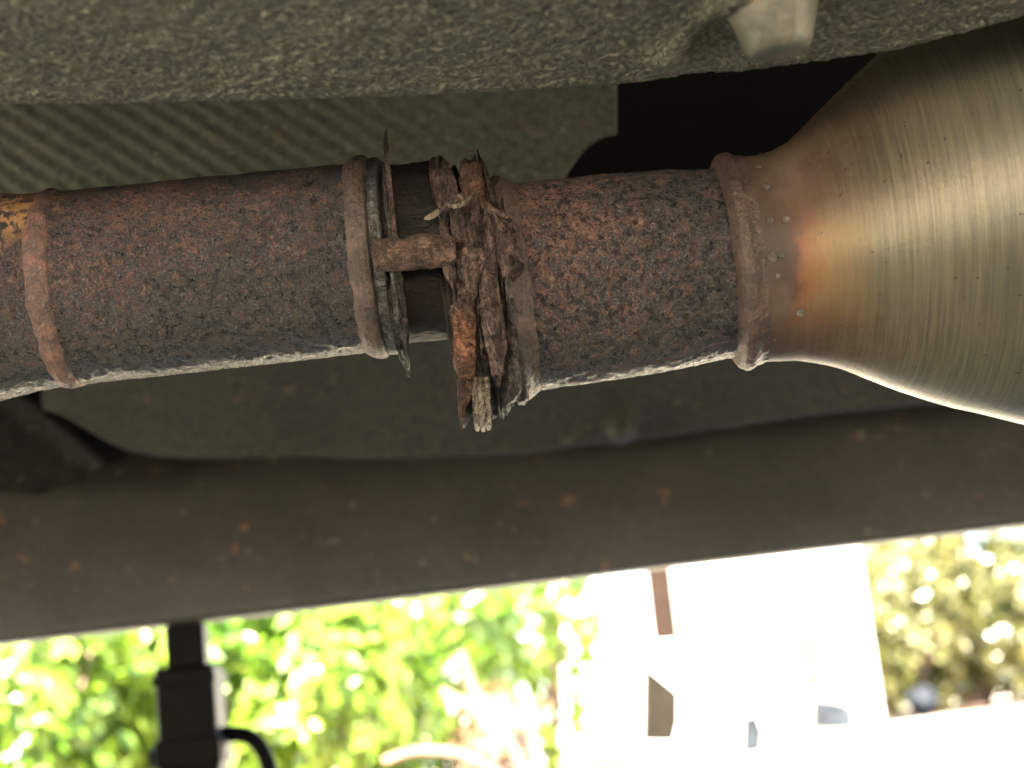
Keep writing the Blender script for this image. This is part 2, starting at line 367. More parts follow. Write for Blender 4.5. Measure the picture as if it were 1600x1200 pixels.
# ------------------------------------------------------------------ the exhaust: axes
def axis(p, q, d=D0):
    a, b = P(*p, d), P(*q, d); v = (b - a) / np.linalg.norm(b - a)
    tc = CAM - a; tc = tc - v * (tc @ v); tc /= np.linalg.norm(tc)     # towards the camera
    up = np.cross(v, -tc); up = up if up[2] > 0 else -up
    return dict(a=a, v=v, tc=tc, up=up, p=p, q=q, k=(b - a) / (q[0] - p[0]))
AL = axis((125, 449), (560, 404))
AR = axis((820, 449), (1140, 410))
AXR = AR['v']
def R(rpx): s = rpx / F; return D0 * s / math.sqrt(1 + s * s)
def sweep(name, A, st, mat, parent, nx, nphi, disp=None, phi=None, dy=None, smooth=True, step_cap=False):
    """surface of revolution round axis A; st = (pixel x, radius in pixels)"""
    xs = np.array([s[0] for s in st], float); rs = np.array([R(s[1]) for s in st])
    # arc-length resample so steep walls get rings too
    L = np.concatenate([[0], np.cumsum(np.hypot(np.diff(xs) * D0 / F, np.diff(rs)))])
    t = np.linspace(0, L[-1], nx); x = np.interp(t, L, xs); r = np.interp(t, L, rs)
    ph = np.linspace(0, 2 * math.pi, nphi, endpoint=False) if phi is None else np.linspace(phi[0], phi[1], nphi)
    C = A['a'] + (x - A['p'][0])[:, None] * A['k']
    if dy is not None:
        C = C - (np.interp(x, [q[0] for q in dy], [q[1] for q in dy]) * D0 / F)[:, None] * A['up']
    N = np.cos(ph)[:, None] * A['tc'] + np.sin(ph)[:, None] * A['up']
    rr = np.broadcast_to(r[:, None], (nx, nphi)).copy()
    G = C[:, None] + rr[..., None] * N[None]
    if disp is not None:
        d = disp(G, x[:, None] + 0 * rr, ph[None] + 0 * rr)
        G = G + d[..., None] * N[None]
    return grid(name, G, mat, parent, wrap=phi is None, smooth=smooth, flip=False)

def pit(amp, seed):
    def f(G, x, ph):
        a = fbm(G, 170, 3, seed); b = fbm(G, 600, 2, seed + 5)
        return amp * (0.5 * a + 0.35 * b) - amp * 0.9 * np.clip(-a - 0.35, 0, 1)
    return f

# ---- left pipe -------------------------------------------------------------
TL = thing('exhaust_pipe', 'mottled rusty exhaust pipe left of the broken flange, with a red weld ring', 'exhaust pipe', P(345, 428, D0))
sweep('pipe_tube', AL, [(-900, 330), (-700, 300), (-300, 215), (-120, 185), (-60, 172), (0, 161), (40, 155), (80, 152), (130, 151), (345, 150.5), (560, 148)],
      M_PIPE_L, TL, 620, 420, pit(0.00035, 3))
sweep('weld_ring', AL, [(80, 149), (84, 152), (89, 155), (95, 157), (103, 157.5), (110, 156), (115, 153), (119, 148)], M_BEAD, TL, 40, 360,
      lambda G, x, ph: 0.0005 * fbm(G, 110, 3, 8) + 0.0003 * fbm(G, 420, 3, 9))
sweep('pipe_collar', AL, [(554, 146), (559, 150), (565, 155), (572, 158), (581, 159.5), (588, 158), (591, 154), (592, 148), (592, 120)], M_COLLAR, TL, 60, 360,
      lambda G, x, ph: 0.0005 * fbm(G, 80, 3, 11) + 0.00022 * fbm(G, 420, 3, 12))
sweep('flange_face', AL, [(589, 146), (592, 151), (600, 153), (608, 153), (611, 148), (612, 120)], M_GREY, TL, 40, 360,
      lambda G, x, ph: 0.0007 * fbm(G, 130, 4, 14))
sweep('inner_sleeve', AL, [(600, 139), (680, 139), (702, 138)], M_SHADE_BLK, TL, 120, 300,  # sleeve coloured black for the shade inside the gap
      lambda G, x, ph: 0.0004 * fbm(G, 130, 3, 15))

# ---- strips: thin laminated flakes lying round the axis ---------------------
def strip(name, A, r, ys, xl, xr, mat, parent, yc, th=0.0012, rough=0.0009, seed=0, nu=None, rag=2.0, bow=0.0, tilt=0.0, back=False, smooth=True, rprof=None, wr=0.0, inset=0.0):
    """ys: pixel heights top to bottom; xl, xr: left and right edges there; r: radius in pixels round centre line yc"""
    ys = np.array(ys, float)
    nv = max(12, int((ys[-1] - ys[0]) / 1.6)); y = np.linspace(ys[0], ys[-1], nv)
    a = np.interp(y, ys, xl); b = np.interp(y, ys, xr)
    wd = np.clip((b - a) / 6, 0, 1)
    a = a + rag * n1(y, 0.11, seed, 4) * wd; b = b + rag * n1(y, 0.11, seed + 31, 4) * wd
    a = a + inset * wd; b = b - inset * wd
    nu = nu or max(6, int((b - a).max() / 1.8)); u = np.linspace(0, 1, nu)
    X = a[:, None] + (b - a)[:, None] * u; Y = y[:, None] + 0 * X
    X = X + 0
    cx = A['p'][0]
    hh = np.clip((yc - Y) / r, -1, 1)
    sl_ = (A['q'][1] - A['p'][1]) / (A['q'][0] - A['p'][0])
    X = X - sl_ * (yc + sl_ * (X - 745) - Y)
    X = 800 + (X - 800) * (D0 - R(r) * np.sqrt(1 - hh * hh)) / D0
    C = A['a'] + (X - cx)[..., None] * A['k']
    slope = (A['q'][1] - A['p'][1]) / (A['q'][0] - A['p'][0])
    ycx = yc + slope * (X - 745)
    h = np.clip((ycx - Y), -r * 0.9995, r * 0.9995)
    s = h / r; rw = R(r)
    cosv = np.sqrt(np.clip(1 - s * s, 0.0009, 1))
    rad = rw + bow * (1 - (2 * u - 1) ** 2)[None] + tilt * (u - 0.5)[None]
    if rprof is not None: rad = rad + np.interp(Y, rprof[0], rprof[1])
    G0 = C + rw * s[..., None] * A['up'] + (rad * cosv)[..., None] * A['tc']
    N = s[..., None] * A['up'] + cosv[..., None] * A['tc']
    rd = fbm(G0 * np.array([1.0, 0.45, 0.45]), 170, 4, seed)
    rd = rd + 0.9 * (1 - 2 * np.abs(fbm(G0 * np.array([1.3, 0.35, 0.35]), 260, 3, seed + 3))) - 0.6
    if wr:
        wk = 1 - 2 * np.abs(fbm(G0 * np.array([0.6, 1.6, 1.6]), 150, 3, seed + 8))
        rd = rd + wr * 1.3 * wk
    G0 = G0 + N * (rough * 0.9 * rd)[..., None]
    # offset of the axis centre against the strip's own centre
    return slab(name, G0, -N * th, mat, parent, smooth)

# ragged thin plate of the left flange
FL = 399
strip('flange_plate', AL, 196, [300, 340, 400, 470, 520, 560, 590], [600, 607, 612, 619, 626, 634, 640], [611, 617, 623, 631, 637, 639, 643],
      M_FLAKE_DRK, TL, FL - 13, th=0.0100, rough=0.0009, seed=21, rag=1.2)
strip('flange_plate', AL, 188, [255, 300, 360, 430, 500, 540, 580], [594, 597, 603, 608, 614, 622, 637], [604, 606, 611, 618, 626, 634, 640],
      M_GREY, TL, FL - 13, th=0.0100, rough=0.0010, seed=22, rag=1.5)
strip('flange_plate', AL, 197, [206, 225, 250, 300, 350, 390], [599, 598, 599, 603, 609, 612], [602, 605, 606, 611, 617, 620],
      M_FLAKE, TL, FL - 10, th=0.0012, rough=0.0006, seed=23, rag=0.8)
strip('flange_plate', AL, 178, [410, 450, 500, 540, 575], [604, 606, 608, 618, 634], [614, 618, 624, 630, 640],
      M_FLAKE_DRK, TL, FL - 10, th=0.0015, rough=0.0008, seed=24, rag=1.5)
strip('flange_plate', AL, 180, [545, 560, 578, 590], [617, 624, 632, 637], [634, 637, 640, 641], M_FLAKE_DRK, TL, FL - 10, th=0.002, rough=0.0008, seed=25, rag=1.5)

# ---- right part: pipe, collar, bead, muffler cone ---------------------------
TR = thing('muffler', 'steel muffler cone on a rusty inlet pipe with a crumbling flange', 'muffler', P(1300, 380, D0))
sweep('inlet_pipe', AR, [(800, 150), (828, 163), (860, 162), (900, 161), (960, 160), (1010, 158), (1060, 154), (1100, 150), (1145, 148)],
      M_PIPE_R, TR, 420, 440, pit(0.00042, 33))
sweep('inlet_collar', AR, [(778, 100), (778, 158), (781, 170), (786, 176), (794, 179), (803, 178), (810, 174), (816, 169), (822, 165), (828, 161)], M_COLLAR, TR, 70, 400,
      lambda G, x, ph: 0.0005 * fbm(G, 80, 3, 41) + 0.00025 * fbm(G, 420, 3, 42))
sweep('weld_ring', AR, [(1126, 145), (1129, 153), (1133, 161), (1138, 167), (1145, 170), (1152, 170), (1158, 167), (1164, 164), (1172, 163)], M_BEAD2, TR, 60, 360,
      lambda G, x, ph: 0.0004 * fbm(G, 80, 3, 44) + 0.00022 * fbm(G, 420, 3, 45))
M_STEEL = steel()
CONE = [(1165, 163), (1185, 162), (1205, 163), (1225, 166), (1250, 174), (1275, 187), (1300, 203), (1340, 230), (1380, 256), (1420, 279),
        (1460, 300), (1500, 318), (1560, 343), (1620, 366), (1700, 392), (1800, 405), (1950, 410), (2600, 410)]
CDY = [(1160, 0), (1200, 2), (1250, -1), (1300, -12), (1400, -24), (1500, -32), (1600, -34), (2600, -30)]
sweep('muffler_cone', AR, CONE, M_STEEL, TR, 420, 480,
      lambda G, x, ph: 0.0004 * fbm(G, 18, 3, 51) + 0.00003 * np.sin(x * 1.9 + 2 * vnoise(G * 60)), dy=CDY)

# spatter and pits on the neck of the cone
def blob(name, A, px, py, rb, rad_px, mat, parent, seed=0, flat=0.5):
    s = ((A['p'][1] + (px - A['p'][0]) * (A['q'][1] - A['p'][1]) / (A['q'][0] - A['p'][0])) - py) / rad_px
    s = max(-0.98, min(0.98, s)); px = px + 0.12 * s * rad_px; c = math.sqrt(1 - s * s); rr = R(rad_px)
    O = A['a'] + (px - A['p'][0]) * A['k'] + rr * (s * A['up'] + c * A['tc']); N = s * A['up'] + c * A['tc']
    T = np.cross(N, A['v']); n = 10
    th = np.linspace(0, math.pi, n)[:, None]; ph = np.linspace(0, 2 * math.pi, 14, endpoint=False)[None]
    Gd = np.stack([np.sin(th) * np.cos(ph), np.sin(th) * np.sin(ph), np.cos(th) + 0 * ph], -1)
    Gd = Gd * (1 + 0.35 * fbm(Gd, 1.3, 3, seed))[..., None]
    V = O + rb * (Gd[..., :1] * A['v'] + Gd[..., 1:2] * T + flat * Gd[..., 2:] * N)
    return grid(name, V, mat, parent, wrap=True)
for k, (bx_, by_, br) in enumerate([(1180, 268, 5), (1186, 300, 7), (1188, 352, 6), (1211, 350, 6), (1190, 404, 7), (1203, 402, 5), (1199, 432, 4), (1238, 486, 8),
                                    (1199, 560, 6), (1204, 527, 3), (1193, 245, 5), (1222, 243, 6), (1240, 240, 5)]):
    blob('weld_spatter', AR, bx_ - 10, by_, br * D0 / F, 163.5, M_SPAT, TR, k, 0.22)

# crumbling flange: a rotten core, coloured dark for the shade in the gaps, then laminated flakes of every length
def core_disp(G, x, ph):
    lam = np.sin(x * 0.55 + 3.0 * vnoise(G * np.array([20, 60, 60.]), 3))
    return 0.0022 * fbm(G * np.array([1.7, 1, 1]), 95, 4, 61) + 0.0014 * lam
sweep('flange_core', AR, [(692, 60), (698, 140), (706, 172), (716, 188), (740, 190), (764, 188), (780, 180), (786, 172), (790, 120)], M_CORE, TR, 160, 520, core_disp)
YC = 455
def fs(*a, **k): return strip('rust_flake', AR, *a, parent=TR, yc=YC, inset=1.1, **k)
TP = [250, 280, 305, 335]
# two chunks and the crest at the top
fs(216, [247, 256, 280, 305, 334], [676, 668, 671, 676, 684], [690, 703, 711, 719, 726], M_FLAKE, th=0.009, seed=71, rag=1.8, bow=0.0003, rough=0.0011, rprof=(TP, [0.001, 0.0, -0.001, -0.003]))
fs(206, [262, 280, 310, 345], [669, 671, 677, 690], [677, 683, 692, 702], M_FLAKE_GRY, th=0.008, seed=72, rag=1.5)
fs(222, [238, 246, 262, 285, 305, 330], [737, 731, 719, 714, 716, 720], [743, 748, 757, 765, 770, 775], M_FLAKE_ORG, th=0.012, seed=74, rag=2.2, rough=0.0017, rprof=([240, 330], [-0.001, -0.0035]))
fs(223, [235, 242, 262, 290, 322], [744, 745, 751, 759, 766], [746, 750, 758, 768, 776], M_FLAKE_DRK, th=0.010, seed=75, rag=1.2, rough=0.0012)
fs(222, [232, 240, 256], [740, 741, 743], [741.5, 743, 745], M_FLAKE_DRK, th=0.002, seed=76, rag=0.4)
# long laminae, edge to edge from the crest to the foot
fs(201, [328, 350, 380, 405, 425, 450, 475, 487, 500, 520, 550, 575, 590], [690, 686, 686, 688, 692, 705, 706, 697, 703, 708, 704, 710, 716],
   [698, 701, 708, 712, 713, 712, 712, 712, 714, 716, 718, 722, 724], M_FLAKE, th=0.008, seed=77, rag=1.6, rough=0.0011, bow=0.0008)
fs(207, [316, 350, 400, 445, 482], [697, 701, 712, 712, 712], [758, 758, 761, 746, 743], M_FLAKE, th=0.006, seed=78, rag=1.5, rough=0.0018, bow=0.0012, wr=1.0)
fs(205, [440, 470, 500, 540, 575, 604], [738, 740, 740, 740, 740, 738], [748, 750, 752, 760, 766, 764], M_FLAKE_DRK, th=0.006, seed=79, rag=0.8, rough=0.0009)  # dark strip: shadow of the recess beside the red flake, as colour
fs(211, [330, 350, 400, 445, 500, 540, 575, 598], [756, 757, 759, 746, 749, 757, 765, 772], [770, 775, 777, 779, 788, 792, 787, 782], M_FLAKE, th=0.007, seed=80, rag=1.4, rough=0.0014, bow=0.0012, wr=0.4)
fs(203, [395, 430, 470, 510, 535, 565, 590], [776, 778, 780, 788, 790, 786, 784], [782, 786, 788, 798, 800, 796, 792], M_FLAKE_DRK, th=0.006, seed=81, rag=1.2, rough=0.0012)  # dark strip painted for the shade in the crack between laminae
fs(200, [318, 332, 345, 370, 400, 415, 430], [764, 766, 768, 772, 775, 778, 782], [768, 785, 804, 812, 814, 818, 800], M_FLAKE, th=0.006, seed=82, rag=1.5, rough=0.0013, tilt=-0.005, wr=0.4)
fs(197, [408, 440, 480, 520, 560, 600, 625, 650, 664], [782, 786, 790, 796, 792, 782, 782, 785, 788], [796, 800, 804, 809, 813, 815, 802, 794, 790], M_FLAKE_GRY, th=0.007, seed=83, rag=1.4, rough=0.0015, bow=0.0010)
fs(197, [398, 412, 425, 434], [792, 790, 792, 800], [806, 818, 814, 806], M_FLAKE_DRK, th=0.004, seed=84, rag=1.6, rough=0.0012)
fs(213, [478, 488, 510, 540, 570, 590], [712, 703, 705, 706, 711, 715], [738, 743, 743, 742, 741, 738], M_FLAKE_RED, th=0.007, seed=85, rag=1.3, bow=0.0014, rough=0.0008)
fs(204, [472, 484, 498, 510], [703, 697, 701, 708], [710, 709, 709, 710], M_FLAKE, th=0.005, seed=86, rag=1.0)
fs(214, [584, 600, 625, 650, 666], [713, 713, 714, 716, 720], [738, 737, 730, 724, 722], M_FLAKE_ORG, th=0.004, seed=87, rag=1.0, rough=0.0008)
fs(206, [600, 625, 650, 668], [726, 724, 722, 723], [739, 739, 734, 727], M_SHADE_BLK, th=0.008, seed=88, rag=1.4)  # black strip painted for the shaded hollow beside the tail
fs(196, [575, 610, 640, 655], [762, 763, 764, 766], [786, 784, 778, 774], M_SHADE_BLK, th=0.012, seed=89, rag=1.8)  # another black strip, shade of the next hollow as colour
fs(192, [590, 620, 650, 660], [778, 778, 776, 778], [786, 786, 784, 781], M_FLAKE_DRK, th=0.006, seed=90, rag=1.2)
fs(188, [598, 615, 632], [803, 805, 808], [822, 828, 820], M_FLAKE_GRY, th=0.005, seed=91, rag=1.0)
fs(198, [540, 555, 580, 596], [703, 702, 708, 714], [714, 716, 720, 722], M_FLAKE_DRK, th=0.005, seed=92, rag=1.4)
# pale fluted splinter that hangs lowest
for dx, r_ in ((0, 216), (9, 219), (18, 216)):
    strip('flange_splinter', AR, r_, [588, 600, 640, 664, 670 + (dx == 9) * 3], [736 + dx, 735.5 + dx, 738 + dx, 741 + dx, 744 + dx],
          [746 + dx, 746 + dx, 748 + dx, 750 + dx, 748 + dx], M_SPLINT, TR, YC, th=0.004, rough=0.0003, seed=100 + dx, rag=0.4, bow=0.0010)
# curled slivers
def curl(pts, r0, mat, seed):
    q = [P(x, y, d) for x, y, d in pts]; q = np.array(q)
    t = np.linspace(0, len(q) - 1, 24); c = np.stack([np.interp(t, np.arange(len(q)), q[:, k]) for k in range(3)], -1)
    for _ in range(3): c[1:-1] = (c[:-2] + 2 * c[1:-1] + c[2:]) / 4
    wv = np.array([0, -0.3, 0.9]); wd = r0 * np.sin(np.linspace(0.25, math.pi - 0.15, 24))
    s = np.linspace(-1, 1, 5)
    Gc = c[:, None] + (wd[:, None] * s)[..., None] * wv
    slab('rust_sliver', Gc + (0.0003 * fbm(Gc, 400, 3, seed))[..., None], np.array([0.0, 0.0007, 0.0002]), mat, TR)
curl([(663, 341, .494), (675, 337, .492), (686, 330, .494), (697, 320, .498)], 0.0011, M_SPLINT, 1)
curl([(694, 317, .497), (706, 322, .492), (720, 321, .489), (733, 311, .488), (742, 298, .489)], 0.0007, M_SPLINT, 2)
curl([(758, 312, .493), (768, 325, .492), (784, 335, .494), (800, 341, .497)], 0.0009, M_STUB, 3)
curl([(729, 238, .512), (736, 234, .512), (742, 236, .512), (745, 248, .512)], 0.0005, M_STUB, 4)
# many small loose scales standing on the flakes
for k in range(46):
    x0 = random.uniform(700, 800); y0 = random.uniform(290, 600); ln = random.uniform(8, 30); wd = random.uniform(2, 5)
    rr_ = 209 if x0 < 770 else 202
    strip('rust_scale', AR, rr_ + random.uniform(-3, 3), [y0, y0 + ln * .5, y0 + ln], [x0, x0 - wd * .5, x0 + 1], [x0 + 1, x0 + wd * .5 + 1, x0 + 2],
          random.choice([M_FLAKE, M_FLAKE, M_FLAKE_GRY, M_FLAKE_DRK]), TR, YC, th=0.0012, rough=0.0008, seed=200 + k, rag=0.8, nu=5,
          tilt=random.uniform(-0.002, 0.002))
# the seized stud that bridges the gap
sx = np.linspace(584, 712, 80)
sp = np.array([P(x, 400 - 0.045 * (x - 583) - (3 if x > 650 else 0), 0.4985) for x in sx])
sr = np.interp(sx, [583, 585, 590, 630, 645, 660, 680, 712], [20, 25, 25, 25, 28, 30, 30, 22]) * 0.492 / F
tube('broken_stud', sp, sr, M_STUB, TR, 60, noise=0.0009, seed=5)

# ------------------------------------------------------------------ car underbody
CB = thing('car_underbody', 'dusty undercoated car floor and sill above and behind the exhaust', 'car', (0, 0.6, 0.35))
ZP = 0.290
edge_px = [(-900, 190), (-400, 182), (0, 172), (250, 169), (600, 158), (800, 149), (960, 138), (1100, 127), (1250, 108), (1400, 87), (1500, 60), (1600, 34), (1900, -40), (2400, -160)]
ex = []; ey = []
for p_ in edge_px:
    q_ = at_z(*p_, ZP); ex.append(q_[0]); ey.append(q_[1])
xs = np.concatenate([np.linspace(-1.6, -0.22, 40), np.linspace(-0.218, 0.218, 640), np.linspace(0.22, 1.6, 40)])
Ye = np.interp(xs, ex, ey)
for _ in range(60): Ye[1:-1] = 0.25 * Ye[:-2] + 0.5 * Ye[1:-1] + 0.25 * Ye[2:]
v1 = np.linspace(0, 1, 220); rows = []
# from the rolled edge back towards the camera: wall, roll, flat
rc = 0.010
wall = [(0.004 + 0.0 * t, 0.04 * (1 - t) + rc) for t in np.linspace(0, 1, 6)]
roll = [(rc * math.cos(a) - rc + 0.004, rc - rc * math.sin(a)) for a in np.linspace(0, math.pi / 2, 14)]
flat = [(-rc + 0.004 - d, 0) for d in np.concatenate([np.linspace(0.0006, 0.12, 190), np.linspace(0.14, 1.62, 14)])]
prof = np.array(wall + roll + flat)
Gp = np.zeros((len(xs), len(prof), 3)); Gp[..., 0] = xs[:, None]
Gp[..., 1] = Ye[:, None] + prof[None, :, 0]; Gp[..., 2] = ZP + prof[None, :, 1]
pl = at_z(1200, 55, ZP)                                    # the plug
pxx, pyy = proj(Gp)
dn = -(0.0003 * fbm(Gp, 480, 3, 5) + 0.0003 * fbm(Gp, 900, 2, 6) + 0.0007 * fbm(Gp, 22, 2, 7))
def dist_line(px, py, a, b):
    a = np.array(a, float); b = np.array(b, float); d = b - a; t = np.clip(((px - a[0]) * d[0] + (py - a[1]) * d[1]) / (d @ d), 0, 1)
    return np.hypot(px - a[0] - t * d[0], py - a[1] - t * d[1])
# a raised swage left of the plug and the hollow beside it
rx = Gp[..., 0] - pl[0]; ry = Gp[..., 1] - pl[1]
sw = at_z(1045, 84, ZP); sw2 = at_z(1150, -10, ZP)
dl = dist_line(Gp[..., 0], Gp[..., 1], sw[:2], sw2[:2])
dn -= 0.0040 * np.exp(-(dl / 0.006) ** 2)
dn += 0.0060 * np.exp(-(((rx + 0.016) / 0.009) ** 2 + (ry / 0.02) ** 2))
Gp[..., 2] += dn
grid('floor_pan', Gp, M_PAN, CB)
# plug: a tapered six-sided head with a rounded flat end
def frustum(name, c, axisv, prof, sides, mat, parent, rot=0.0, soft=0.12):
    ax = np.array(axisv, float); ax /= np.linalg.norm(ax); a = np.cross(ax, [1, 0, 0.]); a /= np.linalg.norm(a); b = np.cross(ax, a)
    nphi = 72; ph = np.linspace(0, 2 * math.pi, nphi, endpoint=False)
    seg = 2 * math.pi / sides; m_ = ((ph + rot) % seg) - seg / 2
    poly = math.cos(seg / 2) / np.cos(m_); shape = poly * (1 - soft) + soft
    G = np.array([[c + ax * h + r * s_ * (math.cos(p) * a + math.sin(p) * b) for p, s_ in zip(ph, shape)] for h, r in prof])
    return grid(name, G, mat, parent, wrap=True)
pc = at_z(1206, 7, ZP)
frustum('floor_plug', pc, (0.03, 0.10, -1), [(-0.004, 0.0116), (0.0005, 0.0116), (0.0015, 0.0112), (0.0105, 0.0084), (0.0118, 0.0076), (0.0124, 0.0066), (0.0122, 0.0001)], 6, M_PLUG, CB, 0.35, 0.45)

# heat shield behind the pipe
def plane_pt(px, py, p0, n): r = ray(px, py); return CAM + r * (((p0 - CAM) @ n) / (r @ n))
sh0 = np.array([0, 0.72, 0.372]); shn = np.array([0, 0.62, 0.78])
gyv = np.linspace(60, 330, 110); Gs = []
for y_ in gyv:
    xr_ = 964 if y_ < 212 else 964 - 78 * min(1, ((y_ - 212) / 62.0)) ** 0.45 - max(0, y_ - 274) * 0.3
    Gs.append([plane_pt(x_, y_ - 0.0 * x_, sh0, shn) for x_ in np.linspace(-900, xr_, 400)])
Gs = np.array(Gs); sxp, syp = proj(Gs)
ang = math.radians(33); nn = -sxp * math.sin(ang) + syp * math.cos(ang)
amp = np.clip((900 - sxp) / 500, 0.0, 1.0)
Gs = Gs + (0.0006 * amp * np.sin(nn * 2 * math.pi / 26 + 1.2 * vnoise(Gs * 9)) + 0.0015 * fbm(Gs, 14, 3, 3))[..., None] * shn
slab('heat_shield', Gs, shn * 0.0015, M_SHIELD, CB)
# floor tunnel above everything
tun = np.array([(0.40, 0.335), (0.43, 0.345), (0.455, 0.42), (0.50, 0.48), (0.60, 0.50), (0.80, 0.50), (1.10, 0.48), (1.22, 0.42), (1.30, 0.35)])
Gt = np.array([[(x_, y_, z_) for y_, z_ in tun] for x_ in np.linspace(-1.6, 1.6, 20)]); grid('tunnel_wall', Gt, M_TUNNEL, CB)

# far floor panel: rolled lower edge
lo_px = [(-600, 720), (60, 622), (110, 648), (160, 680), (205, 700), (300, 705), (400, 704), (530, 708), (650, 704), (800, 698), (900, 690), (1000, 678), (1100, 662), (1250, 640), (1400, 626), (1700, 600), (2400, 530)]
lx = [q[0] for q in lo_px]; ly = [q[1] for q in lo_px]
Gf = []
for x_ in np.linspace(65, 2300, 300):
    yl = np.mean([np.interp(x_ + dd_, lx, ly) for dd_ in np.linspace(-45, 45, 13)]); col_ = []
    yr_ = 735 - 0.078 * x_; Yf = lambda p_: 0.90 + 0.12 * min(1.15, max(-0.2, 1 - (yr_ - p_) / 330))
    for k in range(40):
        t = k / 39; py_ = yl - 330 * (1 - t)
        Y_ = Yf(py_)
        q = at_y(x_, py_, Y_); col_.append(q)
    for a in np.linspace(0.3, math.pi, 12):
        q = at_y(x_, yl, Yf(yl)); col_.append(q + np.array([0, 0.006 * (1 - math.cos(a)), -0.003 * math.sin(a) + (0.008 if a > 3 else 0)]))
    Gf.append(col_)
Gf = np.array(Gf); Gf[..., 2] -= 0.0012 * fbm(Gf, 16, 4, 9)
fx, fy = proj(Gf)
Gf[..., 1] -= 0.010 * np.exp(-(dist_line(fx, fy, (900, 692), (985, 655)) / 14) ** 2) * 0.5
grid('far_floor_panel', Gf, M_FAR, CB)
bc = at_y(972, 679, 1.005)
frustum('panel_bolt', bc, (0.1, -0.45, -0.9), [(-0.006, 0.0090), (0.0, 0.0090), (0.002, 0.0082), (0.003, 0.005), (0.0034, 0.0001)], 6, M_FAR, CB, 0.1, 0.8)
# dark diagonal cross member at the left
bl = np.array([(-900, 700), (-300, 770), (0, 768), (60, 772), (130, 752), (190, 722), (215, 706), (250, 704)], float); Gb = []
for x_, y_ in zip(np.linspace(-900, 232, 240), np.interp(np.linspace(-900, 232, 240), bl[:, 0], bl[:, 1])):
    Gb.append([at_y(x_ - 190 * t, y_ - 260 * t, 1.055 - 0.01 * t) for t in np.linspace(0, 1, 90)])
Gb = np.array(Gb); bx2, by2 = proj(Gb)
pn = (bx2 * 0.62 - by2 * 0.78)
Gb[..., 1] -= 0.010 * (0.5 + 0.5 * np.sin((pn + 400) / 13.5)) ** 1.5 * np.clip((pn + 520) / 60, 0, 1)
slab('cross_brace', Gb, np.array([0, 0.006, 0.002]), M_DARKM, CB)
# sill: inner face and the outward lip at its foot
sxs = np.linspace(-900, 2500, 240); Gl = []
for x_ in sxs:
    yb = np.interp(x_, [-900, 0, 400, 800, 1050, 1600, 2500], [1112, 1004, 960, 913, 883, 819, 715])
    b_ = at_y(x_, yb, 1.12); X_, zb = b_[0], b_[2]
    pr = [(1.165, zb + 0.02), (1.158, zb + 0.004), (1.150, zb + 0.0005), (1.13, zb), (1.122, zb + 0.0005), (1.1195, zb + 0.002)]
    pr += [(1.1190 + 0.015 * t + 0.05 * t * t, zb + 0.004 + 0.14 * t) for t in np.linspace(0, 1, 40)]
    Gl.append([(X_, y_, z_) for y_, z_ in pr])
Gl = np.array(Gl); Gl[:, 6:, 1] += 0.0012 * fbm(Gl[:, 6:], 9, 3, 4)
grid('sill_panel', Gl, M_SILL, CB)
# outer skin of the car above the lip (seen only from outside)
Go = np.array([[(x_, y_, z_) for y_, z_ in ((1.30, 0.34), (1.27, 0.30), (1.20, 0.262), (1.166, 0.245))] for x_ in (-1.6, 1.6)]); grid('sill_skin', Go, M_SILL, CB)

# ------------------------------------------------------------------ jack stand
js = at_y(292, 985, 1.142)
JX, JY, JZ = js[0], 1.142, at_y(292, 972, 1.12)[2] - 0.0065
JS = thing('jack_stand', 'black steel jack stand with a bent ratchet handle under the sill', 'jack stand', (JX, JY, 0))
k_ = 1.16 / F
box('ratchet_bar', JX - 29 * k_, JX + 29 * k_, JY - 0.010, JY + 0.010, 0.05, JZ + 0.006, M_BLACK, JS)
box('column', JX - 44 * k_, JX + 44 * k_, JY - 0.019, JY + 0.019, 0.085, JZ - 0.022, M_BLACK, JS)
box('clamp_band', JX - 49 * k_, JX + 49 * k_, JY - 0.023, JY + 0.023, JZ - 0.088, JZ - 0.070, M_BLACK, JS)
box('clamp_band', JX - 47 * k_, JX + 47 * k_, JY - 0.022, JY + 0.022, JZ - 0.034, JZ - 0.028, M_BLACK, JS)
tube('cross_pin', [(JX - 60 * k_, JY - 0.01, JZ - 0.080), (JX + 50 * k_, JY - 0.01, JZ - 0.080)], 0.0065, M_BLACK, JS)
hp = [at_y(335, 1150, 1.15), at_y(360, 1146, 1.15), at_y(385, 1148, 1.15), at_y(402, 1160, 1.15), at_y(414, 1180, 1.15), at_y(424, 1210, 1.15), at_y(436, 1265, 1.15)]
hq = np.array(hp); tt = np.linspace(0, 6, 40); hq = np.stack([np.interp(tt, range(7), hq[:, c]) for c in range(3)], -1)
for _ in range(6): hq[1:-1] = (hq[:-2] + 2 * hq[1:-1] + hq[2:]) / 4
tube('ratchet_handle', hq, 12 * k_, M_BLACK, JS)
for sx_, sy_ in ((-1, -1), (1, -1), (-1, 1), (1, 1)):
    tube('leg', [(JX + sx_ * 0.018, JY + sy_ * 0.012, 0.11), (JX + sx_ * 0.085, JY + sy_ * 0.07, 0.006)], 0.008, M_BLACK, JS)
for sy_ in (-1, 1):
    box('foot_rail', JX - 0.09, JX + 0.09, JY + sy_ * 0.07 - 0.009, JY + sy_ * 0.07 + 0.009, 0.0, 0.012, M_BLACK, JS)

# ------------------------------------------------------------------ outside: beds, shrubs, walls
bed('soil_bed', [(-6, 2.4), (-0.25, 2.4), (0.05, 3.2), (0.5, 5.5), (0.7, 8), (-6, 8)])
bed('leaf_litter', [(1.5, 9.6), (8, 10.4), (8, 16), (1.5, 16)], 0.005)

